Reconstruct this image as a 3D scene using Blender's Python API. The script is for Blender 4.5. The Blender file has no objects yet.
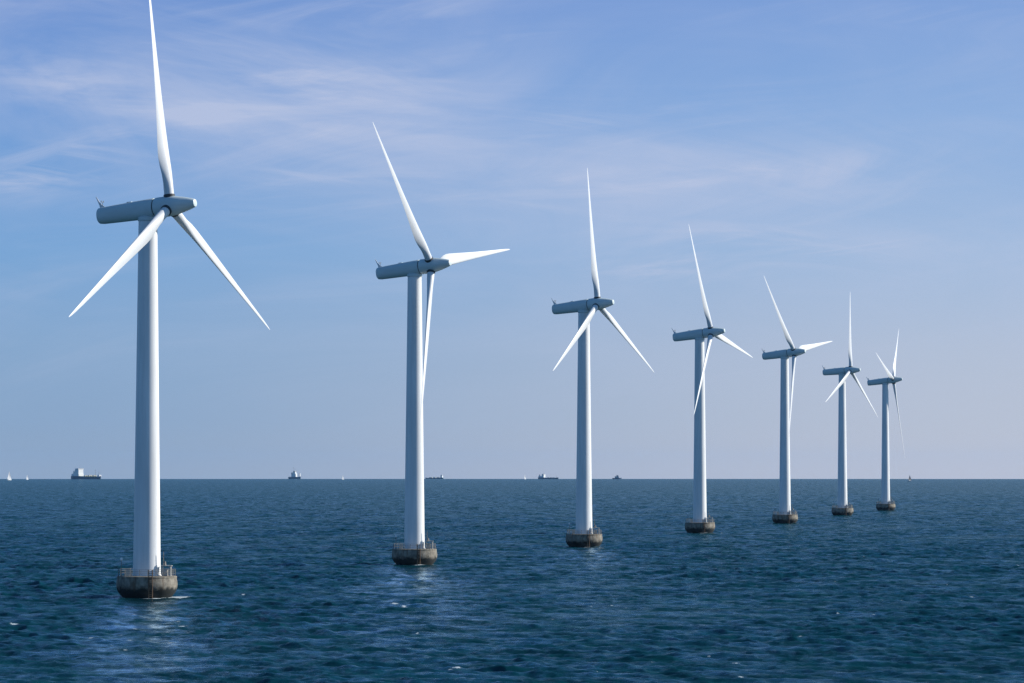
import bpy, bmesh, math, random
import numpy as np
from mathutils import Matrix, Vector, noise

random.seed(7)
R_EARTH = 6.37e6            # the sea is built curved, so distant hulls sit on a real horizon
CAM_H = 20.4
F_PX = 3900.0
SUN_AZ, SUN_EL = 77.0, 27.0  # azimuth clockwise from +Y
S = bpy.context.scene
COL = S.collection
rad = math.radians


# ------------------------------------------------------------------ materials
def mat(name, base, rough=0.5, ior=1.45, metal=0.0, var=0.0, scale=1.0, bump=0.0, streak=None):
    m = bpy.data.materials.new(name)
    m.use_nodes = True
    nt = m.node_tree
    b = nt.nodes['Principled BSDF']
    b.inputs['Roughness'].default_value = rough
    b.inputs['IOR'].default_value = ior
    b.inputs['Metallic'].default_value = metal
    b.inputs['Base Color'].default_value = (*base, 1)
    if var:
        tc = nt.nodes.new('ShaderNodeTexCoord')
        mp = nt.nodes.new('ShaderNodeMapping')
        oi = nt.nodes.new('ShaderNodeObjectInfo')
        va = nt.nodes.new('ShaderNodeVectorMath'); va.operation = 'MULTIPLY_ADD'
        nt.links.new(oi.outputs['Random'], va.inputs[0]); va.inputs[1].default_value = (57, 31, 83)
        nt.links.new(tc.outputs['Object'], va.inputs[2])
        nt.links.new(va.outputs[0], mp.inputs['Vector'])
        mp.inputs['Scale'].default_value = streak or (1, 1, 1)
        nz = nt.nodes.new('ShaderNodeTexNoise')
        nz.inputs['Scale'].default_value = scale
        nz.inputs['Detail'].default_value = 5
        nz.inputs['Roughness'].default_value = 0.6
        nt.links.new(mp.outputs[0], nz.inputs['Vector'])
        rp = nt.nodes.new('ShaderNodeValToRGB')
        lo, hi = 1 - var, 1 + var * 0.6
        rp.color_ramp.elements[0].position = 0.3
        rp.color_ramp.elements[1].position = 0.7
        rp.color_ramp.elements[0].color = (*[min(1, c * lo) for c in base], 1)
        rp.color_ramp.elements[1].color = (*[min(1, c * hi) for c in base], 1)
        nt.links.new(nz.outputs['Fac'], rp.inputs['Fac'])
        nt.links.new(rp.outputs[0], b.inputs['Base Color'])
        if bump:
            bp = nt.nodes.new('ShaderNodeBump')
            bp.inputs['Strength'].default_value = bump
            bp.inputs['Distance'].default_value = 0.05
            nt.links.new(nz.outputs['Fac'], bp.inputs['Height'])
            nt.links.new(bp.outputs[0], b.inputs['Normal'])
    return m


M_TOWER = mat('tower_paint', (0.80, 0.80, 0.79), 0.42, var=0.14, scale=0.5, streak=(2.0, 2.0, 0.12))
M_NACELLE = mat('nacelle_paint_sea_tint', (0.58, 0.66, 0.66), 0.42, var=0.06, scale=0.8, streak=(0.5, 1.5, 1.5))  # teal reflected from the water is put into the base colour
M_BLADE = mat('blade_gelcoat', (0.70, 0.71, 0.72), 0.42, var=0.08, scale=0.4, streak=(2, 2, 0.3))
M_DARK = mat('dark_seal', (0.035, 0.04, 0.045), 0.6)
M_STEEL = mat('weathered_galvanised_steel', (0.20, 0.19, 0.17), 0.55, var=0.3, scale=3)
M_RUST = mat('rusty_ladder_steel', (0.14, 0.085, 0.05), 0.8, var=0.4, scale=4)
M_BOX = mat('cabinet_paint', (0.55, 0.52, 0.46), 0.5, var=0.2, scale=2)
M_LAMP = mat('lamp_housing', (0.8, 0.8, 0.78), 0.4)


def concrete():
    m = bpy.data.materials.new('stained_concrete')
    m.use_nodes = True
    nt = m.node_tree
    N, L = nt.nodes, nt.links
    b = N['Principled BSDF']
    b.inputs['Roughness'].default_value = 0.85
    tc = N.new('ShaderNodeTexCoord')
    sep = N.new('ShaderNodeSeparateXYZ')
    L.new(tc.outputs['Object'], sep.inputs[0])
    oi = N.new('ShaderNodeObjectInfo')
    va = N.new('ShaderNodeVectorMath'); va.operation = 'MULTIPLY_ADD'
    L.new(oi.outputs['Random'], va.inputs[0]); va.inputs[1].default_value = (57, 31, 83)
    L.new(tc.outputs['Object'], va.inputs[2])
    POS = va.outputs[0]
    # blotches
    n1 = N.new('ShaderNodeTexNoise'); n1.inputs['Scale'].default_value = 0.9; n1.inputs['Detail'].default_value = 7
    n1.inputs['Roughness'].default_value = 0.65
    L.new(POS, n1.inputs['Vector'])
    r1 = N.new('ShaderNodeValToRGB')
    e = r1.color_ramp.elements
    e[0].position, e[0].color = 0.3, (0.085, 0.075, 0.058, 1)
    e[1].position, e[1].color = 0.72, (0.35, 0.315, 0.25, 1)
    L.new(n1.outputs['Fac'], r1.inputs['Fac'])
    # rust and run-off streaks down the wall
    mp = N.new('ShaderNodeMapping'); mp.inputs['Scale'].default_value = (2.3, 2.3, 0.16)
    L.new(POS, mp.inputs['Vector'])
    n2 = N.new('ShaderNodeTexNoise'); n2.inputs['Scale'].default_value = 1.0; n2.inputs['Detail'].default_value = 4
    L.new(mp.outputs[0], n2.inputs['Vector'])
    r2 = N.new('ShaderNodeValToRGB')
    r2.color_ramp.elements[0].position = 0.52
    r2.color_ramp.elements[1].position = 0.68
    L.new(n2.outputs['Fac'], r2.inputs['Fac'])
    mx = N.new('ShaderNodeMix'); mx.data_type = 'RGBA'
    L.new(r2.outputs[0], mx.inputs['Factor'])
    L.new(r1.outputs[0], mx.inputs['A'])
    mx.inputs['B'].default_value = (0.13, 0.085, 0.05, 1)
    # weed and wet tide band: a stain that ends at an uneven line on the wall
    n3 = N.new('ShaderNodeTexNoise'); n3.inputs['Scale'].default_value = 1.1; n3.inputs['Detail'].default_value = 6
    L.new(POS, n3.inputs['Vector'])
    ad = N.new('ShaderNodeMath'); ad.operation = 'MULTIPLY_ADD'
    L.new(n3.outputs['Fac'], ad.inputs[0]); ad.inputs[1].default_value = -1.7
    L.new(sep.outputs['Z'], ad.inputs[2])
    r3 = N.new('ShaderNodeMapRange')
    r3.inputs['From Min'].default_value = 0.45; r3.inputs['From Max'].default_value = 1.05
    L.new(ad.outputs[0], r3.inputs['Value'])
    mx2 = N.new('ShaderNodeMix'); mx2.data_type = 'RGBA'
    L.new(r3.outputs[0], mx2.inputs['Factor'])
    mx2.inputs['A'].default_value = (0.008, 0.011, 0.009, 1)
    L.new(mx.outputs['Result'], mx2.inputs['B'])
    L.new(mx2.outputs['Result'], b.inputs['Base Color'])
    bp = N.new('ShaderNodeBump'); bp.inputs['Strength'].default_value = 0.5; bp.inputs['Distance'].default_value = 0.08
    L.new(n1.outputs['Fac'], bp.inputs['Height'])
    L.new(bp.outputs[0], b.inputs['Normal'])
    return m


M_CONC = concrete()


# ------------------------------------------------------------------ mesh helpers
def link(name, bm, material, parent=None, smooth=True, angle=40):
    me = bpy.data.meshes.new(name)
    bmesh.ops.recalc_face_normals(bm, faces=bm.faces[:])
    for e in bm.edges:
        if len(e.link_faces) == 2:
            e.smooth = e.calc_face_angle(0) < rad(angle)
    for f in bm.faces:
        f.smooth = smooth
    bm.to_mesh(me); bm.free()
    me.materials.append(material)
    o = bpy.data.objects.new(name, me)
    COL.objects.link(o)
    if parent is not None:
        o.parent = parent
    return o


def loft(bm, rings, cap=True):
    vs = [[bm.verts.new(p) for p in r] for r in rings]
    n = len(vs[0])
    for a, b in zip(vs, vs[1:]):
        for i in range(n):
            bm.faces.new((a[i], a[(i + 1) % n], b[(i + 1) % n], b[i]))
    if cap:
        bm.faces.new(vs[0]); bm.faces.new(vs[-1])


def lathe(bm, prof, n=64, axis='Z', cap=True, at=(0, 0, 0)):
    rings = []
    for r, h in prof:
        ring = []
        for k in range(n):
            t = 2 * math.pi * k / n
            c, s = r * math.cos(t), r * math.sin(t)
            p = (c, s, h) if axis == 'Z' else (h, c, s)
            ring.append((p[0] + at[0], p[1] + at[1], p[2] + at[2]))
        rings.append(ring)
    loft(bm, rings, cap)


def tube(bm, p, q, r0, r1=None, n=8):
    p, q = Vector(p), Vector(q)
    r1 = r0 if r1 is None else r1
    d = (q - p).normalized()
    a = d.orthogonal().normalized(); b = d.cross(a)
    rings = [[c + (a * math.cos(t) + b * math.sin(t)) * r for t in [2 * math.pi * k / n for k in range(n)]]
             for c, r in ((p, r0), (q, r1))]
    loft(bm, rings)


def box(bm, c, s, bev=0.0):
    r = bmesh.ops.create_cube(bm, size=1, matrix=Matrix.Translation(c) @ Matrix.Diagonal((*s, 1)))
    if bev:
        es = list({e for v in r['verts'] for e in v.link_edges})
        bmesh.ops.bevel(bm, geom=es, offset=bev, segments=2, affect='EDGES')


def empty(name, loc, rz=0.0):
    o = bpy.data.objects.new(name, None)
    o.empty_display_size = 2
    COL.objects.link(o)
    o.location = loc
    o.rotation_euler = (0, 0, rz)
    return o


def tag(o, label, cat, group=None):
    o['label'] = label; o['category'] = cat
    if group:
        o['group'] = group


def drop(x, y):
    return -(x * x + y * y) / (2 * R_EARTH)


# ------------------------------------------------------------------ the wind turbine (local origin: tower axis at the waterline)
H0 = 64.0        # hub axis height on the prototype
D_ROT = 4.07     # rotor plane ahead of the tower axis
R0 = 36.3


def blade_mesh():
    """span along +Z, +X upwind, +Y leading edge"""
    bm = bmesh.new()
    # r, chord, thickness ratio, twist, lead fraction, roundness
    st = [(1.1, 1.75, 1.0, 14, .50, 1), (2.6, 1.75, 1.0, 14, .50, 1), (3.6, 1.85, .90, 14, .48, .8), (4.9, 2.25, .64, 14, .41, .35),
          (6.2, 2.68, .46, 13, .35, .1), (7.6, 2.88, .35, 11.5, .31, 0), (9.2, 2.80, .29, 10, .30, 0), (12, 2.46, .25, 7.5, .30, 0),
          (16, 2.02, .22, 5, .30, 0), (20, 1.63, .20, 3.3, .30, 0), (24, 1.28, .19, 2, .30, 0), (28, .97, .18, 1, .30, 0),
          (31.5, .72, .17, .4, .30, 0), (34, .52, .17, 0, .31, 0), (35.5, .34, .17, 0, .34, 0), (36.15, .18, .18, 0, .4, 0),
          (36.3, .06, .3, 0, .5, 0)]
    rings = []
    n = 28
    for r, c, tr, tw, lf, rd in st:
        ring = []
        c *= .90
        cb = math.cos(rad(tw)); sb = math.sin(rad(tw))
        for k in range(n):
            t = 2 * math.pi * k / n
            xx = 0.5 * (1 + math.cos(t))           # 1 = trailing edge, 0 = leading edge
            yt = 5 * (.2969 * math.sqrt(max(xx, 0)) - .126 * xx - .3516 * xx ** 2 + .2843 * xx ** 3 - .1036 * xx ** 4)
            air = yt * tr * (1 if math.sin(t) >= 0 else -1)
            cam = 0.03 * (1 - (2 * xx - 1) ** 2) * (1 - rd)
            circ = 0.5 * math.sin(t) * tr
            th = (air * (1 - rd) + circ * rd) - cam      # +: suction side is downwind (-X)
            y = (lf - xx) * c
            x = -th * c * 1.0
            ring.append((x * cb + y * sb, y * cb - x * sb, r))
        rings.append(ring)
    loft(bm, rings)
    return bm


def nacelle_bm():
    bm = bmesh.new()
    # x, half width, z bottom, z top
    st = [(-8.98, .55, -.80, .62), (-8.95, 1.05, -1.18, .95), (-8.75, 1.27, -1.40, 1.14), (-8.2, 1.35, -1.48, 1.20), (-8.1, 1.35, -1.48, 1.21), (-5.5, 1.42, -1.53, 1.34),
          (-2.5, 1.52, -1.57, 1.46), (0, 1.58, -1.60, 1.55), (1.15, 1.60, -1.62, 1.60), (1.42, 1.56, -1.58, 1.56)]
    rings = []
    n = 48
    for x, w, zb, zt in st:
        ring = []
        zc = (zb + zt) / 2; h = (zt - zb) / 2
        ex = 2.5 if x < 1 else 2.2
        for k in range(n):
            t = 2 * math.pi * k / n
            c, s = math.cos(t), math.sin(t)
            ring.append((x, w * math.copysign(abs(c) ** (2 / ex), c), zc + h * math.copysign(abs(s) ** (2 / ex), s)))
        rings.append(ring)
    loft(bm, rings)
    return bm


def build_turbine():
    root = empty('wind_turbine', (0, 0, 0))
    # foundation
    bm = bmesh.new()
    lathe(bm, [(3.2, -2.5), (3.5, -.4), (3.92, .12), (4.2, .4), (4.44, .7), (4.63, 1.0), (4.77, 1.35), (4.85, 1.75), (4.87, 2.15), (4.82, 2.55), (4.75, 2.95),
               (4.72, 3.12), (4.77, 3.14), (4.77, 3.36), (4.70, 3.40), (2.0, 3.46)], 72)
    found = link('foundation', bm, M_CONC, root, angle=50)
    # railing, sub-part
    bm = bmesh.new()
    npost = 22
    gap = (0, 21)
    ring = [(4.55 * math.cos(2 * math.pi * (k + .5) / npost - math.pi / 2.4), 4.55 * math.sin(2 * math.pi * (k + .5) / npost - math.pi / 2.4)) for k in range(npost)]
    for k, (x, y) in enumerate(ring):
        tube(bm, (x, y, 3.38), (x, y, 4.5), .04, n=6)
        x2, y2 = ring[(k + 1) % npost]
        if k == 1:
            continue
        for zz in (3.85, 4.2, 4.5):
            tube(bm, (x, y, zz), (x2, y2, zz), .022, n=6)
    link('railing', bm, M_STEEL, found)
    # boat landing ladder down the wall
    bm = bmesh.new()
    la = rad(-78)
    for off in (-.28, .28):
        px = 4.98 * math.cos(la) - off * math.sin(la); py = 4.98 * math.sin(la) + off * math.cos(la)
        tube(bm, (px, py, -.6), (px, py, 4.5), .085, n=8)
    for k in range(16):
        z = -.3 + k * .3
        a = Vector((4.98 * math.cos(la) + .28 * math.sin(la), 4.98 * math.sin(la) - .28 * math.cos(la), z))
        b = Vector((4.98 * math.cos(la) - .28 * math.sin(la), 4.98 * math.sin(la) + .28 * math.cos(la), z))
        tube(bm, a, b, .035, n=6)
    for z in (.9, 2.2, 3.3):
        tube(bm, (4.7 * math.cos(la), 4.7 * math.sin(la), z), (4.98 * math.cos(la), 4.98 * math.sin(la), z), .05, n=6)
    link('ladder', bm, M_RUST, found)
    # davit frame and locker on the right of the deck
    bm = bmesh.new()
    for dx in (-.65, .65):
        for dy in (-.5, .5):
            tube(bm, (3.25 + dx, -1.2 + dy, 3.4), (3.25 + dx, -1.2 + dy, 5.0), .09, n=8)
    box(bm, (3.25, -1.2, 5.05), (1.75, 1.35, .14), .03)
    tube(bm, (2.6, -1.7, 3.5), (3.9, -1.7, 5.0), .05, n=6)
    link('davit_frame', bm, M_BOX, found)
    bm = bmesh.new()
    box(bm, (3.05, -1.2, 3.95), (.8, .75, 1.0), .04)
    box(bm, (3.05, -1.2, 4.49), (.9, .85, .08), .02)
    link('locker', bm, M_BOX, found)
    bm = bmesh.new()
    tube(bm, (2.95, -1.2, 5.1), (2.95, -1.2, 5.75), .26, .16, n=12)
    tube(bm, (2.75, -1.2, 5.12), (2.75, -1.2, 7.3), .07, .04, n=8)
    tube(bm, (2.55, -1.2, 6.6), (2.95, -1.2, 6.6), .03, n=6)
    link('antenna_mast', bm, M_STEEL, found)
    # lamp post and cabinet on the left of the deck
    bm = bmesh.new()
    tube(bm, (-3.9, -1.9, 3.4), (-3.9, -1.9, 5.9), .06, n=8)
    tube(bm, (-3.9, -1.9, 5.3), (-3.55, -1.9, 5.3), .035, n=6)
    lp = link('lamp_post', bm, M_STEEL, found)
    bm = bmesh.new()
    lathe(bm, [(.12, 5.9), (.2, 5.95), (.2, 6.25), (.1, 6.38)], 16, at=(-3.9, -1.9, 0))
    lo = link('lamp', bm, M_LAMP, found)
    bm = bmesh.new()
    box(bm, (-2.75, -2.55, 3.98), (.75, .55, 1.1), .04)
    box(bm, (-2.75, -2.55, 4.56), (.9, .7, .08), .02)
    link('cabinet', bm, M_BOX, found)
    # tower
    bm = bmesh.new()
    zt = H0 - 1.95
    prof = [(2.34, 3.42), (2.34, 3.58), (2.2, 3.60)]
    for k in range(1, 25):
        f = k / 24
        z = 3.6 + (zt - 3.6) * f
        r = 2.2 - 0.70 * f - 0.02 * math.sin(math.pi * f)
        prof.append((r, z))
    lathe(bm, prof, 64)
    tower = link('tower', bm, M_TOWER, root)
    bm = bmesh.new()
    lathe(bm, [(1.50, zt - .02), (1.63, zt + .08), (1.63, H0 - 1.35), (1.4, H0 - 1.2)], 48)
    link('yaw_collar', bm, M_NACELLE, tower)
    # nacelle frame (local X upwind)
    nac = link('nacelle', nacelle_bm(), M_NACELLE, root)
    bm = bmesh.new()
    prof2 = [((-8.7, 1.0), (-7.5, 1.12)), ((-8.82, 1.6), (-8.2, 1.52)), ((-9.1, 2.3), (-8.8, 2.2)), ((-9.42, 3.1), (-9.30, 3.05))]
    rings = []
    for (a, za), (b, zb) in prof2:
        w = .11 if za < 3 else .05
        rings.append([(a, -w * .4, za), ((a + b) / 2, -w, (za + zb) / 2), (b, -w * .5, zb), (b, w * .5, zb), ((a + b) / 2, w, (za + zb) / 2), (a, w * .4, za)])
    loft(bm, rings)
    link('tail_fin', bm, M_BLADE, nac)
    bm = bmesh.new()
    tube(bm, (-8.2, .0, 1.18), (-8.25, 0, 2.1), .04, n=6)
    tube(bm, (-8.25, -.35, 2.05), (-8.25, .35, 2.05), .035, n=6)
    tube(bm, (-8.25, -.35, 2.05), (-8.25, -.35, 2.3), .09, .05, n=8)
    tube(bm, (-8.25, .35, 2.05), (-8.25, .35, 2.3), .09, .05, n=8)
    link('wind_gauge', bm, M_STEEL, nac)
    bm = bmesh.new()
    box(bm, (-3.2, 0, 1.45), (.9, .8, .14), .05)
    link('roof_hatch', bm, M_NACELLE, nac)
    # hub behind a dark seal ring
    bm = bmesh.new()
    lathe(bm, [(1.45, 1.35), (1.45, 1.66)], 48, 'X')
    hubroot = link('seal_ring', bm, M_DARK, nac)
    bm = bmesh.new()
    lathe(bm, [(1.3, 1.60), (1.56, 1.63), (1.62, 1.8), (1.64, 3.2), (1.62, 4.3), (1.5, 5.2), (1.22, 6.5), (.92, 7.7), (.70, 8.42), (.60, 8.62), (.35, 8.70)], 48, 'X')
    hub = link('hub', bm, M_NACELLE, root, angle=30)
    bl = []
    bmesh_b = None
    for k in range(3):
        if k == 0:
            b = link('blade', blade_mesh(), M_BLADE, root, angle=60)
            bmesh_b = b.data
        else:
            b = bpy.data.objects.new('blade', bmesh_b); COL.objects.link(b); b.parent = root
        bm = bmesh.new()
        lathe(bm, [(.85, 1.25), (.91, 1.3), (.91, 1.78), (.82, 1.84)], 32)
        rg = link('root_collar', bm, M_DARK, b)
        bl.append(b)
    return root


def children(o):
    return [c for c in COL.objects if c.parent == o]


def copy_tree(o, parent=None):
    c = o.copy(); COL.objects.link(c)
    c.parent = parent
    for ch in children(o):
        copy_tree(ch, c)
    return c


# x, y, yaw, blade angle, blade length, hub height, tilt, blade coning
TURB = [(-58.15, 622.0, 24.35, -0.13, 37.55, 61.94, 5.01, -1.35),
        (-20.86, 834.8, 26.45, -38.02, 36.99, 63.55, 6.00, 1.67),
        (18.95, 1027.2, 26.71, -0.80, 36.04, 63.56, 5.03, 0.63),
        (60.21, 1251.1, 23.73, -18.27, 36.22, 63.90, 6.14, 0.53),
        (102.98, 1472.6, 28.65, -38.30, 36.03, 64.17, 5.46, 0.65),
        (146.24, 1727.3, 26.97, 5.58, 35.39, 64.08, 3.07, 0.63),
        (185.91, 1942.0, 16.48, 48.36, 40.4, 64.6, 6.16, 0.11)]
TLAB = ['nearest and tallest white turbine, one blade straight up past the top of the photo',
        'second nearest white turbine, one blade pointing right and one hanging beside its tower',
        'white turbine with one blade straight up, between the second nearest and the middle one',
        'middle turbine of the row, a blade crossing its tower and a short one dipping right',
        'third turbine from the far end, short blade pointing right just above the horizontal',
        'second to last turbine in the row, thin blade straight up and two lower blades spread',
        'farthest turbine at the right end, two blades up in a V, one down']
proto = build_turbine()
roots = [proto] + [copy_tree(proto) for _ in TURB[1:]]
for root, (x, y, yaw, th, R, H, tilt, cone), lab in zip(roots, TURB, TLAB):
    root.location = (x, y, drop(x, y))
    tag(root, lab, 'wind turbine', 'white offshore wind turbines standing in a row')
    Nm = Matrix.Translation((0, 0, H)) @ Matrix.Rotation(-rad(yaw), 4, 'Z') @ Matrix.Rotation(-rad(tilt), 4, 'Y')
    kb = 0
    for ch in children(root):
        base = ch.name.split('.')[0]
        if base in ('nacelle', 'hub'):
            ch.matrix_local = Nm
        elif base == 'tower':
            ch.scale = (1, 1, 1 + (H - H0) / (H0 - 1.9 - 3.4))
            ch.location.z = 3.4 * (1 - ch.scale.z)
        elif base == 'blade':
            ch.matrix_local = (Nm @ Matrix.Translation((D_ROT, 0, 0)) @ Matrix.Rotation(-(rad(th) + kb * 2 * math.pi / 3), 4, 'X')
                               @ Matrix.Rotation(rad(cone), 4, 'Y') @ Matrix.Diagonal((1, 1, R / R0, 1)))
            kb += 1

# ------------------------------------------------------------------ ships
M_NAVY = mat('navy_hull_paint', (0.07, 0.11, 0.18), 0.5, var=0.3, scale=0.05)
M_GREYHULL = mat('grey_blue_hull_paint', (0.17, 0.22, 0.27), 0.5, var=0.2, scale=0.05)
M_WHITE = mat('white_ship_paint', (0.80, 0.80, 0.78), 0.45, var=0.06, scale=0.1)
M_CREAM = mat('cream_deck_gear', (0.55, 0.52, 0.42), 0.6, var=0.3, scale=0.1)
M_OCHRE = mat('ochre_deck_paint', (0.42, 0.40, 0.16), 0.6, var=0.25, scale=0.08)
M_GREY = mat('grey_superstructure_paint', (0.30, 0.34, 0.38), 0.5, var=0.1, scale=0.1)
M_GLASS = mat('bridge_window_glass', (0.02, 0.025, 0.03), 0.1)
M_SAIL = mat('white_sailcloth', (0.62, 0.62, 0.62), 0.7, var=0.04, scale=0.3)
M_DSAIL = mat('dark_sailcloth', (0.16, 0.14, 0.13), 0.7, var=0.1, scale=0.3)


def at_px(px, dist):
    x = (px - 512) / F_PX * dist
    return (x, dist, drop(x, dist))


def hull_bm(L, B, zdeck, flare=0.9, bowup=0.0, sternup=0.0):
    """bow towards +X"""
    bm = bmesh.new()
    rings = []
    st = [(-.5, .72), (-.47, .86), (-.35, 1), (0, 1), (.25, 1), (.38, .78), (.46, .38), (.5, .03)]
    for f, w in st:
        up = bowup * max(0, (f - .30) / .20) ** 1.5 + (sternup if f < -.25 else 0)
        x = f * L
        xb = x - (L * .03 if f > .35 else 0) + (L * .02 if f < -.4 else 0)
        hb = B / 2 * w
        rings.append([(xb, -hb * .8, -2), (x, -hb, zdeck * .35), (x, -hb, zdeck + up), (x, hb, zdeck + up), (x, hb, zdeck * .35), (xb, hb * .8, -2)])
    loft(bm, rings)
    return bm


def cargo_ship(name, label, px, dist, L, hullm, stripe, decks, gear, head=1, rz=0.0):
    root = empty(name, at_px(px, dist), rz if head > 0 else rz + math.pi)
    tag(root, label, 'ship')
    B = L * .155
    zd = L * .05
    link('hull', hull_bm(L, B, zd, bowup=L * .025, sternup=L * .022), hullm, root, angle=30)
    if stripe:
        bm = bmesh.new()
        box(bm, (L * .08, 0, zd + .9), (L * .66, B * .97, 2.8), .1)
        link('deck_coaming', bm, stripe, root)
    # stern house
    bm = bmesh.new()
    z = zd + L * .022
    for (x0, x1, h, w) in decks:
        box(bm, ((x0 + x1) / 2 * L, 0, z + h * L / 2), ((x1 - x0) * L, B * w, h * L), .15)
        z += h * L
    house = link('superstructure', bm, M_WHITE, root)
    x0, x1, h, w = decks[-1]
    bm = bmesh.new()
    box(bm, ((x0 + x1) / 2 * L, 0, z - h * L * .4), ((x1 - x0) * L + .3, B * w + .3, h * L * .28), 0)
    link('bridge_windows', bm, M_GLASS, house)
    bm = bmesh.new()
    fx = (decks[0][0] + .02) * L
    zf = zd + L * .02 + decks[0][2] * L * .5
    box(bm, (fx, 0, zf + L * .035), (L * .035, B * .3, L * .11), .2)
    link('funnel', bm, gear, root)
    bm = bmesh.new()
    tube(bm, ((x0 + x1) / 2 * L, 0, z), ((x0 + x1) / 2 * L, 0, z + L * .06), .45, .25)
    tube(bm, ((x0 + x1) / 2 * L, -3, z + L * .04), ((x0 + x1) / 2 * L, 3, z + L * .04), .2)
    link('radar_mast', bm, M_GREY, house)
    return root, zd, B


# large tanker on the left
r, zd, B = cargo_ship('cargo_ship', 'long navy cargo ship with white stern house left of the nearest turbine', 87, 12600, 142,
                      M_NAVY, M_OCHRE, [(-.46, -.20, .05, .95), (-.40, -.21, .05, .92), (-.35, -.21, .045, .9), (-.32, -.21, .028, 1.02)], M_GREY, rz=-.78)
bm = bmesh.new()
for k, (x, h) in enumerate([(-.02, 4), (.05, 3.2), (.12, 5), (.2, 3.4), (.27, 4.6)]):
    box(bm, (x * 142, 0, zd + 1.4 + h / 2), (5, B * .6, h), .2)
tube(bm, (-.04 * 142, 0, zd + 3), (.33 * 142, 0, zd + 3), .7)
link('deck_gear', bm, M_CREAM, r)
for x, h in ((.31, 25), (.43, 20)):
    bm = bmesh.new()
    tube(bm, (x * 142, 0, zd), (x * 142, 0, zd + h), .75, .4)
    tube(bm, (x * 142, -2, zd + h * .7), (x * 142, 2, zd + h * .7), .3)
    link('mast', bm, M_GREY, r)
bm = bmesh.new()
box(bm, (.455 * 142, 0, zd + 4.2), (7.5, B * .45, 5.5), .3)
link('forecastle_house', bm, M_WHITE, r)

# grey-blue ship with a white tower
p = at_px(295, 13200)
r = empty('supply_ship', p, rad(-32))
tag(r, 'stubby grey blue ship with a white tower, far off right of the nearest turbine', 'ship')
link('hull', hull_bm(48, 13, 7.5, bowup=1.5), M_GREYHULL, r, angle=30)
bm = bmesh.new()
box(bm, (-2, 0, 13), (17, 9, 11), .2); box(bm, (-1, 0, 20.5), (9, 8, 7), .2); box(bm, (0, 0, 25.5), (7, 9.5, 3), .15)
hs = link('superstructure', bm, M_WHITE, r)
bm = bmesh.new(); box(bm, (0, 0, 25.7), (7.3, 9.8, 1.2)); link('bridge_windows', bm, M_GLASS, hs)
bm = bmesh.new(); box(bm, (-11, 0, 15), (4, 6, 15), .3); link('funnel', bm, M_GREY, r)
bm = bmesh.new(); tube(bm, (-6, 0, 18), (-6, 0, 41), .7, .35); tube(bm, (-6, -3, 34), (-6, 3, 34), .3); link('mast', bm, M_GREY, r)
bm = bmesh.new(); tube(bm, (1, 0, 27), (1, 0, 36), .6, .3); link('radar_mast', bm, M_GREY, hs)
bm = bmesh.new(); box(bm, (20, 0, 13), (3.2, 5, 12), .3); link('bow_house', bm, M_WHITE, r)

# low coaster behind the second turbine
r, zd, B = cargo_ship('coaster', 'low pale coaster just right of the second tower, white house at its right end', 434.5, 13800, 70,
                      M_GREYHULL, None, [(-.45, -.36, .07, .85), (-.44, -.37, .06, .8)], M_WHITE, head=-1, rz=-.4)
bm = bmesh.new()
for x in (-.2, 0, .2):
    box(bm, (x * 70, 0, zd + 1.3), (11, B * .6, 2.6), .2)
link('hatch_covers', bm, M_CREAM, r)

# freighter left of the third turbine
r, zd, B = cargo_ship('freighter', 'low dark freighter with a white block near its left end, left of the third tower', 548.5, 13000, 78,
                      M_NAVY, None, [(-.47, -.20, .06, .92), (-.30, -.20, .05, .9), (-.29, -.20, .035, 1.0)], M_NAVY, rz=-.58)
bm = bmesh.new()
for x in (0, .14, .28):
    box(bm, (x * 78, 0, zd + .9), (7, B * .6, 1.8), .2)
link('hatch_covers', bm, M_GREYHULL, r)
bm = bmesh.new(); tube(bm, (.4 * 78, 0, zd), (.4 * 78, 0, zd + 8), .4, .25); link('mast', bm, M_GREY, r)

# small dark tug
r = empty('tug_boat', at_px(617, 12500), rad(8))
tag(r, 'small dark tug on the horizon just right of the third tower', 'boat')
link('hull', hull_bm(30, 9, 3.8, bowup=1.4), M_NAVY, r, angle=30)
bm = bmesh.new(); box(bm, (0, 0, 6), (11, 6, 5), .2); box(bm, (1, 0, 10.5), (6, 5, 4), .2)
w = link('wheelhouse', bm, M_GREY, r)
bm = bmesh.new(); box(bm, (1, 0, 11.2), (6.3, 5.3, 1.3)); link('wheelhouse_windows', bm, M_GLASS, w)
bm = bmesh.new(); tube(bm, (0, 0, 12), (0, 0, 19), .4, .2); tube(bm, (0, -1.6, 16), (0, 1.6, 16), .18); link('mast', bm, M_GREY, r)
bm = bmesh.new(); box(bm, (-6, 0, 7), (2, 2.4, 6), .3); link('funnel', bm, M_NAVY, r)


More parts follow.
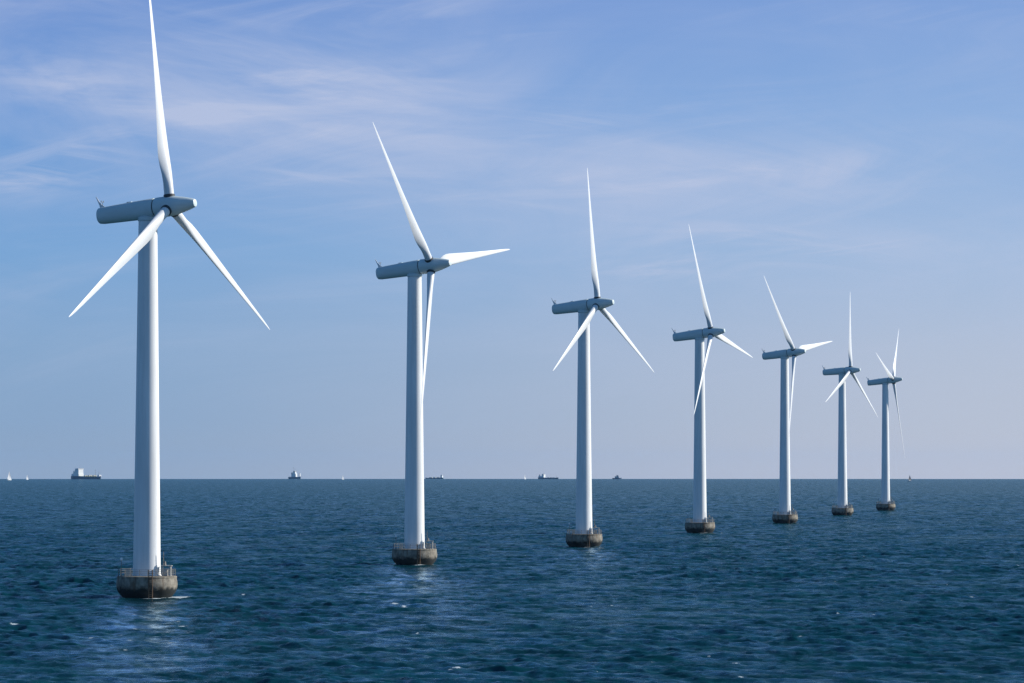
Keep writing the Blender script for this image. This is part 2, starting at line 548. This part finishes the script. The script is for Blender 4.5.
def sail_boat(label, px, dist, mast, rz, sailm, hullm, jib=True):
    L = mast * .72
    r = empty('sailing_boat', at_px(px, dist), rz)
    tag(r, label, 'sailing boat', 'sailing boats far out on the horizon')
    link('hull', hull_bm(L, L * .27, 1.3, bowup=.5), hullm, r, angle=30)
    bm = bmesh.new()
    box(bm, (-L * .04, 0, 1.7), (L * .36, L * .16, .9), .1)
    link('cabin', bm, M_WHITE, r)
    bm = bmesh.new()
    tube(bm, (L * .06, 0, 1), (L * .06, 0, mast), .16, .09)
    tube(bm, (L * .06, 0, 2.6), (-L * .40, 0, 2.5), .12)
    link('mast', bm, M_GREY, r)

    def sail(name, a, b, c, belly, m):
        bm = bmesh.new()
        n = 8
        for side in (0, 1):
            g = []
            for i in range(n + 1):
                row = []
                for j in range(i + 1):
                    u = i / n; v = j / i if i else 0
                    p = Vector(c).lerp(Vector(a).lerp(Vector(b), v), u)
                    p.y += belly * math.sin(math.pi * v) * math.sin(math.pi * min(u, .999)) + .06 * side
                    row.append(bm.verts.new(p))
                g.append(row)
            for i in range(n):
                for j in range(i + 1):
                    bm.faces.new((g[i][j], g[i + 1][j], g[i + 1][j + 1]))
                    if j < i:
                        bm.faces.new((g[i][j], g[i + 1][j + 1], g[i][j + 1]))
        link(name, bm, m, r)
    sail('mainsail', (L * .04, 0, 2.9), (-L * .40, 0, 2.8), (L * .05, 0, mast * .97), L * .05, sailm)
    if jib:
        sail('jib', (L * .48, 0, 1.9), (L * .06, 0, 2.2), (L * .07, 0, mast * .85), L * .05, sailm)
    return r


sail_boat('tall white sailing boat, leftmost vessel at the edge of the photo', 9.5, 10000, 24, rad(55), M_SAIL, M_WHITE)
sail_boat('small white sailing boat between the leftmost sail and the long navy cargo ship', 27.5, 11000, 15, rad(60), M_SAIL, M_WHITE)
sail_boat('tiny white sailing boat right of the stubby ship with a white tower', 343, 11500, 14, rad(235), M_SAIL, M_WHITE)
sail_boat('white sailing boat alone just left of the low dark freighter', 525, 11000, 17, rad(60), M_SAIL, M_GREYHULL)
sail_boat('dark sailing boat far right, beyond the farthest turbine', 909.5, 8200, 14, rad(35), M_DSAIL, M_NAVY)


# ------------------------------------------------------------------ the sea: one curved sheet, waves in the geometry
def build_sea():
    rng = np.random.default_rng(11)
    fine = np.arange(-10.0, 10.0001, 0.028)
    coarse = np.concatenate([np.linspace(10, 350, 137)[1:-1]])
    ang = np.radians(np.concatenate([fine, coarse]))
    rs = [0.5]
    while rs[-1] < 330: rs.append(rs[-1] + max(1.2, min(6.0, 6.0)) if rs[-1] < 310 else rs[-1] + 1.5)
    while rs[-1] < 21000:
        r = rs[-1]
        rs.append(r + (0.5 * (r / 360) ** 1.05 if r < 3000 else 0.5 * (3000 / 360) ** 1.05 * (r / 3000) ** 2.6))
    rs = np.array(rs)
    Rr, A = np.meshgrid(rs, ang, indexing='ij')
    X = Rr * np.sin(A); Y = Rr * np.cos(A)
    dr = np.gradient(rs)[:, None]
    da = np.gradient(ang)
    da = np.where(np.abs(np.degrees(((ang + np.pi) % (2 * np.pi)) - np.pi)) <= 10.0, rad(0.028), rad(2.5))[None, :]
    cell = np.maximum(dr, Rr * da)
    Z = np.zeros_like(X)
    GX = np.zeros_like(X); GY = np.zeros_like(X)
    wind = rad(200)   # travel direction, measured from +X: towards the camera and to the left
    wind = rad(248)
    crest = np.zeros_like(X)
    for k in range(110):
        lam = 1.1 * (20 / 1.1) ** rng.random()
        kk = 2 * np.pi / lam
        spread = rad(40) if lam < 5 else rad(20)
        th = wind + rng.normal() * spread
        amp = 0.0080 * lam * (1.0 if lam < 3.2 else (3.2 / lam) ** 1.0)
        ph = rng.random() * 2 * np.pi
        arg = kk * (X * math.cos(th) + Y * math.sin(th)) + ph
        proj_cell = np.maximum(dr * abs(math.sin(th)), Rr * da * abs(math.cos(th))) + 0.3 * cell * 0
        fade = np.clip((lam / np.maximum(proj_cell, 1e-6) - 1.8) / 1.4, 0, 1)
        s = np.sin(arg); c = np.cos(arg)
        Z += fade * amp * c
        GX -= 0.85 * fade * amp * s * math.cos(th)
        GY -= 0.85 * fade * amp * s * math.sin(th)
    # slow gusts: patches of livelier and calmer water
    gust = np.zeros_like(X)
    for k in range(10):
        lam = 60 * 6 ** rng.random(); th = rng.random() * np.pi
        gust += np.sin(2 * np.pi / lam * (X * math.cos(th) + Y * math.sin(th)) + rng.random() * 6.28)
    amp = np.clip(1 + 0.10 * gust, 0.5, 1.7)
    # added calm strips from the nearest towers towards the camera, strengthening their reflections
    reflection_slick = np.zeros_like(X)
    for (x, y, *_r), aim, stren in zip(TURB[:3], (.088, .026, -.015), (1, 1, .7)):
        sx, sy = X - x, y - Y
        ln = np.clip(sy, 0, None)
        wdt = 2.8 + 0.04 * ln
        along = np.clip(sy / 6, 0, 1) * np.exp(-ln / 230)
        rag = 0.75 + 0.25 * np.sin(sy * .21 + 2.1 * np.sin(sx * .31 + x))
        np.maximum(reflection_slick, along * rag * np.exp(-((sx - aim * ln) / wdt) ** 2) * stren, out=reflection_slick)
    reflection_slick = np.clip(reflection_slick * 1.7, 0, 1)
    amp = amp * (1 - 0.80 * reflection_slick)
    Z *= amp; GX *= amp; GY *= amp
    # foam: a few breaking crests, a collar at each foundation; also painted glints
    foam_glint = np.zeros_like(X)

    def blot(px, py, w, d, a=1.0):
        g = np.exp(-(((X - px) / w) ** 2 + ((Y - py) / d) ** 2))
        np.maximum(foam_glint, a * g, out=foam_glint)

    def sea_at(pxx, pyy):
        e = (pyy - 469) / F_PX
        dd = CAM_H / e
        return (pxx - 512) / F_PX * dd, dd
    for (pxx, pyy, w, d) in [(457, 667.5, .8, 1.0), (449, 669, .4, .7), (794, 669.5, .5, .8), (735, 663, .7, .8), (741, 664, .4, .7), (705, 627, .5, .9), (782, 612, .6, 1), (774, 614, .4, 1),
                        (560, 541, .9, 2), (247, 651, .5, .9), (572, 571, .8, 1.4), (588, 571, .8, 1.4), (130, 641, .6, 1.2), (15, 624, .7, 1.2),
                        (182, 625, .6, 1.0), (136, 629, .7, 1.2), (395, 604, .8, 1.4), (404, 606, .6, 1.4), (690, 548, .8, 2), (900, 600, .4, 1.2), (956, 520, .8, 3)]:  # marks beside the nearest tower are painted reflection glints
        x0, y0 = sea_at(pxx, pyy)
        blot(x0, y0, w * .95, d * .6, .95)
    for k in range(170):                       # small flecks scattered over the nearer water
        dd = 380 * (1500 / 380) ** rng.random()
        ww = 0.22 + 0.3 * rng.random() ** 2
        blot(rng.uniform(-.135, .135) * dd, dd, ww * (dd / 500) ** .5, ww * 1.6 * (dd / 500), .55 + .5 * rng.random())
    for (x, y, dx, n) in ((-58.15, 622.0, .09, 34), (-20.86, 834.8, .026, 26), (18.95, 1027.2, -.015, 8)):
        for k in range(n):                    # pale flecks painted as glints in the nearest tower reflections
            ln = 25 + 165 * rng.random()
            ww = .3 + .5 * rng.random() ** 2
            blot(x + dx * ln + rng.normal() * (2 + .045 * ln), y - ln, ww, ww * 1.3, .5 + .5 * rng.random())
    for (x, y, *_r) in TURB:
        dd = np.hypot(X - x, Y - y)
        lap = np.exp(-((dd - 4.1) / 0.55) ** 2) * (0.55 + 0.45 * (np.sin(3 * np.arctan2(Y - y, X - x) + x) > 0.1))
        np.maximum(foam_glint, lap, out=foam_glint)
        blot(x + 5.4, y - 2.0, 2.2, 2.2, 1.15); blot(x + 1.2, y - 4.6, 1.8, 1.4, 1.05)
    V = np.stack([X + GX, Y + GY, Z - (X ** 2 + Y ** 2) / (2 * R_EARTH)], -1)
    nr, na = X.shape
    ctr = np.array([[0, 0, -0.3]])
    verts = np.concatenate([V.reshape(-1, 3), ctr])
    i = np.arange(nr - 1)[:, None] * na; j = np.arange(na)[None, :]; j2 = (j + 1) % na
    quads = np.stack([i + j, i + j2, i + na + j2, i + na + j], -1).reshape(-1, 4)[:, ::-1]
    tris = np.stack([np.full(na, nr * na), (np.arange(na) + 1) % na, np.arange(na)], -1)[:, ::-1]
    tris = tris[:, ::-1]
    me = bpy.data.meshes.new('sea')
    nq, ntr = len(quads), len(tris)
    me.vertices.add(len(verts)); me.vertices.foreach_set('co', verts.astype(np.float32).ravel())
    me.loops.add(nq * 4 + ntr * 3)
    me.loops.foreach_set('vertex_index', np.concatenate([quads.ravel(), tris.ravel()]).astype(np.int32))
    me.polygons.add(nq + ntr)
    ls = np.concatenate([np.arange(nq) * 4, nq * 4 + np.arange(ntr) * 3]).astype(np.int32)
    me.polygons.foreach_set('loop_start', ls)
    me.update(calc_edges=True)
    me.polygons.foreach_set('use_smooth', np.ones(nq + ntr, bool))
    at = me.attributes.new('foam_glint', 'FLOAT', 'POINT')
    at.data.foreach_set('value', np.concatenate([foam_glint.ravel(), [0]]).astype(np.float32))
    at = me.attributes.new('reflection_slick', 'FLOAT', 'POINT')
    at.data.foreach_set('value', np.concatenate([reflection_slick.ravel(), [0]]).astype(np.float32))
    me.update()
    n0 = me.polygons[nq // 2].normal
    if n0.z < 0:
        me.flip_normals()
    o = bpy.data.objects.new('sea', me)
    COL.objects.link(o)
    o['kind'] = 'structure'
    print('sea verts', len(verts))
    # material
    m = bpy.data.materials.new('sea_water')
    m.use_nodes = True
    nt = m.node_tree; N, L = nt.nodes, nt.links
    b = N['Principled BSDF']
    geo = N.new('ShaderNodeNewGeometry')
    mp = N.new('ShaderNodeMapping'); mp.inputs['Rotation'].default_value = (0, 0, rad(-22)); mp.inputs['Scale'].default_value = (0.55, 1.0, 1.0)
    L.new(geo.outputs['Position'], mp.inputs['Vector'])

    def nz(scale, detail, rough, src):
        n = N.new('ShaderNodeTexNoise'); n.noise_dimensions = '2D'
        n.inputs['Scale'].default_value = scale; n.inputs['Detail'].default_value = detail; n.inputs['Roughness'].default_value = rough
        L.new(src, n.inputs['Vector'])
        return n.outputs['Fac']
    bp = N.new('ShaderNodeBump'); bp.inputs['Strength'].default_value = 1.0; bp.inputs['Distance'].default_value = 0.18
    L.new(nz(1.1, 6, .68, mp.outputs[0]), bp.inputs['Height'])
    # cat's paws: ruffled and glassy patches from wave size up to gust size
    mp3 = N.new('ShaderNodeMapping'); mp3.inputs['Rotation'].default_value = (0, 0, rad(-12)); mp3.inputs['Scale'].default_value = (1.0, .5, 1.0)
    L.new(geo.outputs['Position'], mp3.inputs['Vector'])
    ruf = nz(0.13, 8, .78, mp3.outputs[0])
    rr = N.new('ShaderNodeMapRange'); rr.inputs['From Min'].default_value = .39; rr.inputs['From Max'].default_value = .63
    L.new(ruf, rr.inputs['Value'])
    rp = N.new('ShaderNodeValToRGB')
    rp.color_ramp.elements[0].position = .3; rp.color_ramp.elements[0].color = (0.0015, 0.024, 0.034, 1)
    rp.color_ramp.elements[1].position = .7; rp.color_ramp.elements[1].color = (0.003, 0.047, 0.062, 1)
    L.new(nz(0.05, 9, .74, geo.outputs['Position']), rp.inputs['Fac'])
    # foam, with the painted reflection glints in the same mask
    at = N.new('ShaderNodeAttribute'); at.attribute_name = 'foam_glint'
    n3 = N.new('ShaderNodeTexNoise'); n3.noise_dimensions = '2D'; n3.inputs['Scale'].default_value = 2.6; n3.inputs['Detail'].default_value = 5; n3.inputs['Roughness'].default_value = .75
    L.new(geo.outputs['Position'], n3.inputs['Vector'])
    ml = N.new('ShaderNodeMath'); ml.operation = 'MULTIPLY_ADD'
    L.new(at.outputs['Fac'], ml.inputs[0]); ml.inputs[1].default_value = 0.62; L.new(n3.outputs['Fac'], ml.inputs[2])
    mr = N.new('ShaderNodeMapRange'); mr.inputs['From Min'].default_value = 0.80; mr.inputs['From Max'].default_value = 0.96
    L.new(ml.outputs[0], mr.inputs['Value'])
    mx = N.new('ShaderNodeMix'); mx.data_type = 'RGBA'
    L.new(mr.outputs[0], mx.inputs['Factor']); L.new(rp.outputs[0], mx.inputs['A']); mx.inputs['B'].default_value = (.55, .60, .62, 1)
    # water body and mirror, weighted by Fresnel; a rough sea never mirrors fully at grazing angles
    N.remove(b)
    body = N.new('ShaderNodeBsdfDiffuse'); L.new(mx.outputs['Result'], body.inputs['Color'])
    gl = N.new('ShaderNodeBsdfGlossy'); gl.distribution = 'GGX'; gl.inputs['Color'].default_value = (.66, .86, .99, 1)
    gl.inputs['Roughness'].default_value = 0.08
    L.new(bp.outputs[0], gl.inputs['Normal'])
    fr = N.new('ShaderNodeFresnel'); fr.inputs['IOR'].default_value = 1.333; L.new(bp.outputs[0], fr.inputs['Normal'])
    fm = N.new('ShaderNodeMapRange'); pw = N.new('ShaderNodeMath'); pw.operation = 'POWER'; pw.inputs[1].default_value = 1.25; L.new(fr.outputs[0], pw.inputs[0])
    fm.inputs['From Min'].default_value = 0.0; fm.inputs['From Max'].default_value = 0.85
    fm.inputs['To Min'].default_value = 0.02; fm.inputs['To Max'].default_value = 0.31
    L.new(pw.outputs[0], fm.inputs['Value'])
    vr = N.new('ShaderNodeMapRange'); vr.inputs['To Min'].default_value = 0.2; vr.inputs['To Max'].default_value = 2.0
    L.new(rr.outputs[0], vr.inputs['Value'])
    fx = N.new('ShaderNodeMath'); fx.operation = 'MULTIPLY'; L.new(fm.outputs[0], fx.inputs[0]); L.new(vr.outputs[0], fx.inputs[1])
    sl = N.new('ShaderNodeAttribute'); sl.attribute_name = 'reflection_slick'
    bd = N.new('ShaderNodeMath'); bd.operation = 'MULTIPLY_ADD'; L.new(sl.outputs['Fac'], bd.inputs[0]); bd.inputs[1].default_value = -.115; bd.inputs[2].default_value = .15
    L.new(bd.outputs[0], bp.inputs['Distance'])
    bo = N.new('ShaderNodeMath'); bo.operation = 'MULTIPLY_ADD'; L.new(sl.outputs['Fac'], bo.inputs[0]); bo.inputs[1].default_value = 1.35; bo.inputs[2].default_value = 1.0  # mirror weight raised in the added strips to brighten the tower reflections
    fz = N.new('ShaderNodeMath'); fz.operation = 'MULTIPLY'; L.new(fx.outputs[0], fz.inputs[0]); L.new(bo.outputs[0], fz.inputs[1])
    fx = fz
    inv = N.new('ShaderNodeMath'); inv.operation = 'SUBTRACT'; inv.inputs[0].default_value = 1; L.new(mr.outputs[0], inv.inputs[1])
    fy = N.new('ShaderNodeMath'); fy.operation = 'MULTIPLY'; L.new(fx.outputs[0], fy.inputs[0]); L.new(inv.outputs[0], fy.inputs[1])
    ms = N.new('ShaderNodeMixShader'); L.new(fy.outputs[0], ms.inputs[0]); L.new(body.outputs[0], ms.inputs[1]); L.new(gl.outputs[0], ms.inputs[2])
    L.new(ms.outputs[0], N['Material Output'].inputs['Surface'])
    me.materials.append(m)
    return o


build_sea()

# ------------------------------------------------------------------ the air
bm = bmesh.new()
HZ0, HZ1 = -75.0, 112.0
box(bm, (0, 0, (HZ0 + HZ1) / 2), (46000, 46000, HZ1 - HZ0))
hm = bpy.data.materials.new('sea_haze'); hm.use_nodes = True
hm.node_tree.nodes.clear()
out = hm.node_tree.nodes.new('ShaderNodeOutputMaterial')
pv = hm.node_tree.nodes.new('ShaderNodeVolumePrincipled')
pv.inputs['Color'].default_value = (0.32, 0.62, 1.0, 1)
pv.inputs['Density'].default_value = 0.95e-5
pv.inputs['Anisotropy'].default_value = 0.2
hm.node_tree.links.new(pv.outputs[0], out.inputs['Volume'])
hz = link('haze', bm, hm, smooth=False)
hz['kind'] = 'stuff'

# ------------------------------------------------------------------ sky, sun
w = bpy.data.worlds.new('World'); S.world = w; w.use_nodes = True
nt = w.node_tree; N, L = nt.nodes, nt.links
bg = N['Background']; bg.inputs['Strength'].default_value = 0.1
sky = N.new('ShaderNodeTexSky'); sky.sky_type = 'NISHITA'; sky.sun_disc = False
sky.sun_elevation = rad(SUN_EL); sky.sun_rotation = rad(SUN_AZ)
sky.altitude = 0; sky.air_density = 1.0; sky.dust_density = 0.6; sky.ozone_density = 3.0
def math_(op, a, b=None, c=None):
    n = N.new('ShaderNodeMath'); n.operation = op
    for i, v in enumerate((a, b, c)):
        if v is None:
            continue
        if isinstance(v, (int, float)):
            n.inputs[i].default_value = v
        else:
            L.new(v, n.inputs[i])
    return n.outputs[0]


def mixc(fac, a, b):
    n = N.new('ShaderNodeMix'); n.data_type = 'RGBA'
    for k, v in (('Factor', fac), ('A', a), ('B', b)):
        if isinstance(v, (int, float)):
            n.inputs[k].default_value = v
        elif isinstance(v, tuple):
            n.inputs[k].default_value = (*v, 1)
        else:
            L.new(v, n.inputs[k])
    return n.outputs['Result']


def lin(c):
    return tuple((v / 255 / 12.92 if v / 255 < .04045 else ((v / 255 + .055) / 1.055) ** 2.4) for v in c)


def smooth(v, lo, hi):
    n = N.new('ShaderNodeMapRange'); n.interpolation_type = 'SMOOTHSTEP'
    n.inputs['From Min'].default_value = lo; n.inputs['From Max'].default_value = hi
    L.new(v, n.inputs['Value'])
    return n.outputs[0]


EXPO = 0.5
tc = N.new('ShaderNodeTexCoord')
sp = N.new('ShaderNodeSeparateXYZ'); L.new(tc.outputs['Generated'], sp.inputs[0])
EL = sp.outputs['Z']; AX = sp.outputs['X']; AY = sp.outputs['Y']


def ramp(stops):
    n = N.new('ShaderNodeValToRGB')
    e = n.color_ramp.elements
    while len(e) < len(stops):
        e.new(0.5)
    for q, (p, c) in zip(e, stops):
        q.position = p; q.color = (*lin(c), 1)
    L.new(math_('MULTIPLY', EL, 2.5), n.inputs['Fac'])
    return n.outputs[0]


low = ramp([(0, (146, 165, 194)), (.03, (134, 163, 201)), (.078, (128, 163, 206)), (.14, (112, 160, 214)), (.225, (98, 148, 214)), (.30, (92, 136, 208)), (.75, (58, 100, 178))])
hig = ramp([(0, (198, 198, 212)), (.03, (189, 195, 214)), (.078, (181, 192, 217)), (.14, (158, 184, 222)), (.225, (134, 170, 222)), (.30, (120, 156, 217)), (.75, (66, 108, 182))])
air = mixc(smooth(AX, -.15, .15), low, hig)
# thin cirrus, laid out by bearing and elevation so that it drifts in long flat streaks
q = N.new('ShaderNodeCombineXYZ')
L.new(math_('DIVIDE', AX, math_('MAXIMUM', math_('ABSOLUTE', AY), .05)), q.inputs[0]); L.new(EL, q.inputs[1])


def cirrus(rot, sx, sy, scale, lo, hi, off, detail=6, rough=.6, dist=.6):
    mp = N.new('ShaderNodeMapping'); mp.inputs['Rotation'].default_value = (0, 0, rad(rot))
    mp.inputs['Location'].default_value = off
    L.new(q.outputs[0], mp.inputs['Vector'])
    m2 = N.new('ShaderNodeMapping'); m2.inputs['Scale'].default_value = (sx, sy, 1); L.new(mp.outputs[0], m2.inputs['Vector'])
    n = N.new('ShaderNodeTexNoise'); n.noise_dimensions = '2D'
    n.inputs['Scale'].default_value = scale; n.inputs['Detail'].default_value = detail; n.inputs['Roughness'].default_value = rough
    n.inputs['Distortion'].default_value = dist
    L.new(m2.outputs[0], n.inputs['Vector'])
    return smooth(n.outputs['Fac'], lo, hi)


def patch(px, py, wx, wy, tilt=0.0):
    """soft patch of cloud cover centred on one bearing and elevation"""
    u0, v0 = (px - 512) / F_PX, (469 - py) / F_PX
    du = math_('SUBTRACT', q_u, u0); dv = math_('SUBTRACT', EL, v0)
    dv = math_('MULTIPLY_ADD', du, -math.tan(rad(tilt)), dv)
    a = math_('POWER', math_('ABSOLUTE', math_('DIVIDE', du, wx / F_PX)), 2.0)
    b_ = math_('POWER', math_('ABSOLUTE', math_('DIVIDE', dv, wy / F_PX)), 2.0)
    return math_('POWER', 2.718, math_('MULTIPLY', math_('ADD', a, b_), -1.0))


q_u = math_('DIVIDE', AX, math_('MAXIMUM', math_('ABSOLUTE', AY), .05))
veil = cirrus(8, 5, 16, 1.6, .30, .75, (.3, .1, 0))
wisp = cirrus(-7, 7, 44, 1.3, .40, .82, (.05, .33, 0), 7, .62, 1.0)
wisp2 = cirrus(6, 8, 52, 1.2, .40, .82, (.61, .12, 0), 7, .62, 1.2)
cover = math_('MULTIPLY', patch(290, 100, 340, 85, -8), .95)
cover = math_('MAXIMUM', cover, math_('MULTIPLY', patch(640, 175, 270, 60, 4), .75))
cover = math_('MAXIMUM', cover, math_('MULTIPLY', patch(890, 262, 230, 42, 0), .62))
cover = math_('MAXIMUM', cover, math_('MULTIPLY', patch(90, 30, 420, 60, 0), .55))
fine_ = math_('MULTIPLY', patch(30, 178, 85, 22, 12), 1.0)
for pp, aa in (((480, 46, 75, 12, 14), .3), ((350, 14, 80, 14, 0), .45), ((560, 124, 120, 12, 3), .45), ((730, 176, 150, 13, 5), .55), ((300, 190, 90, 24, 8), .45),
               ((800, 244, 110, 14, -5), .9), ((680, 268, 130, 12, 4), .7), ((950, 22, 140, 16, 6), .35), ((965, 388, 45, 8, 0), .35), ((100, 95, 150, 16, -12), .45), ((860, 195, 110, 20, 0), .3)):
    fine_ = math_('MAXIMUM', fine_, math_('MULTIPLY', patch(*pp), aa))
everywhere = smooth(EL, .0, .03)
fa = math_('MULTIPLY', math_('ADD', math_('MULTIPLY', veil, .55), .12), cover)
fb = math_('MULTIPLY', math_('MAXIMUM', wisp, wisp2), math_('ADD', math_('MULTIPLY', fine_, .88), math_('MULTIPLY', cover, .32)))
fc = math_('MULTIPLY', math_('ADD', math_('MULTIPLY', wisp, .15), math_('MULTIPLY', veil, .12)), everywhere)
cl = math_('MINIMUM', math_('ADD', math_('ADD', fa, fb), fc), .85)
withcloud = mixc(cl, air, lin((190, 198, 227)))
sc = N.new('ShaderNodeVectorMath'); sc.operation = 'SCALE'; hs = N.new('ShaderNodeHueSaturation'); hs.inputs['Hue'].default_value = .5; hs.inputs['Saturation'].default_value = .95
L.new(withcloud, hs.inputs['Color']); L.new(hs.outputs[0], sc.inputs[0])
STR = 0.08
sc.inputs['Scale'].default_value = 1 / STR / 2 ** EXPO
# clear high sky from the Nishita model, cooled
nm = N.new('ShaderNodeVectorMath'); nm.operation = 'MULTIPLY'; L.new(sky.outputs[0], nm.inputs[0]); nm.inputs[1].default_value = (.42, .84, 1.06)
top = smooth(EL, .12, .45)
fin = mixc(math_('MULTIPLY_ADD', top, .92, .08), sc.outputs[0], nm.outputs[0])
L.new(fin, bg.inputs['Color'])
bg.inputs['Strength'].default_value = STR

sd = bpy.data.lights.new('sun', 'SUN'); sd.energy = 4.1; sd.angle = rad(0.53); sd.color = (1.0, 0.955, 0.88)
so = bpy.data.objects.new('sun', sd); COL.objects.link(so)
so.location = (300, 60, 200)
dirs = Vector((math.sin(rad(SUN_AZ)) * math.cos(rad(SUN_EL)), math.cos(rad(SUN_AZ)) * math.cos(rad(SUN_EL)), math.sin(rad(SUN_EL))))
so.rotation_euler = dirs.to_track_quat('Z', 'Y').to_euler()

# ------------------------------------------------------------------ camera
cd = bpy.data.cameras.new('camera')
cd.sensor_width = 36.0
cd.lens = 36.0 * F_PX / 1024
cd.clip_start = 1.0; cd.clip_end = 80000
co = bpy.data.objects.new('camera', cd); COL.objects.link(co)
co.location = (0, 0, CAM_H)
co.rotation_euler = (math.pi / 2 + math.atan((469 - 341.5) / F_PX), 0, 0)
S.camera = co

S.view_settings.view_transform = 'Standard'
S.view_settings.look = 'None'
S.view_settings.exposure = EXPO
S.view_settings.gamma = 1.0
S.cycles.use_denoising = True
S.cycles.denoiser = 'OPENIMAGEDENOISE'
S.cycles.denoising_input_passes = 'RGB_ALBEDO_NORMAL'
S.cycles.denoising_prefilter = 'NONE'
S.cycles.volume_bounces = 1
S.cycles.max_bounces = 8
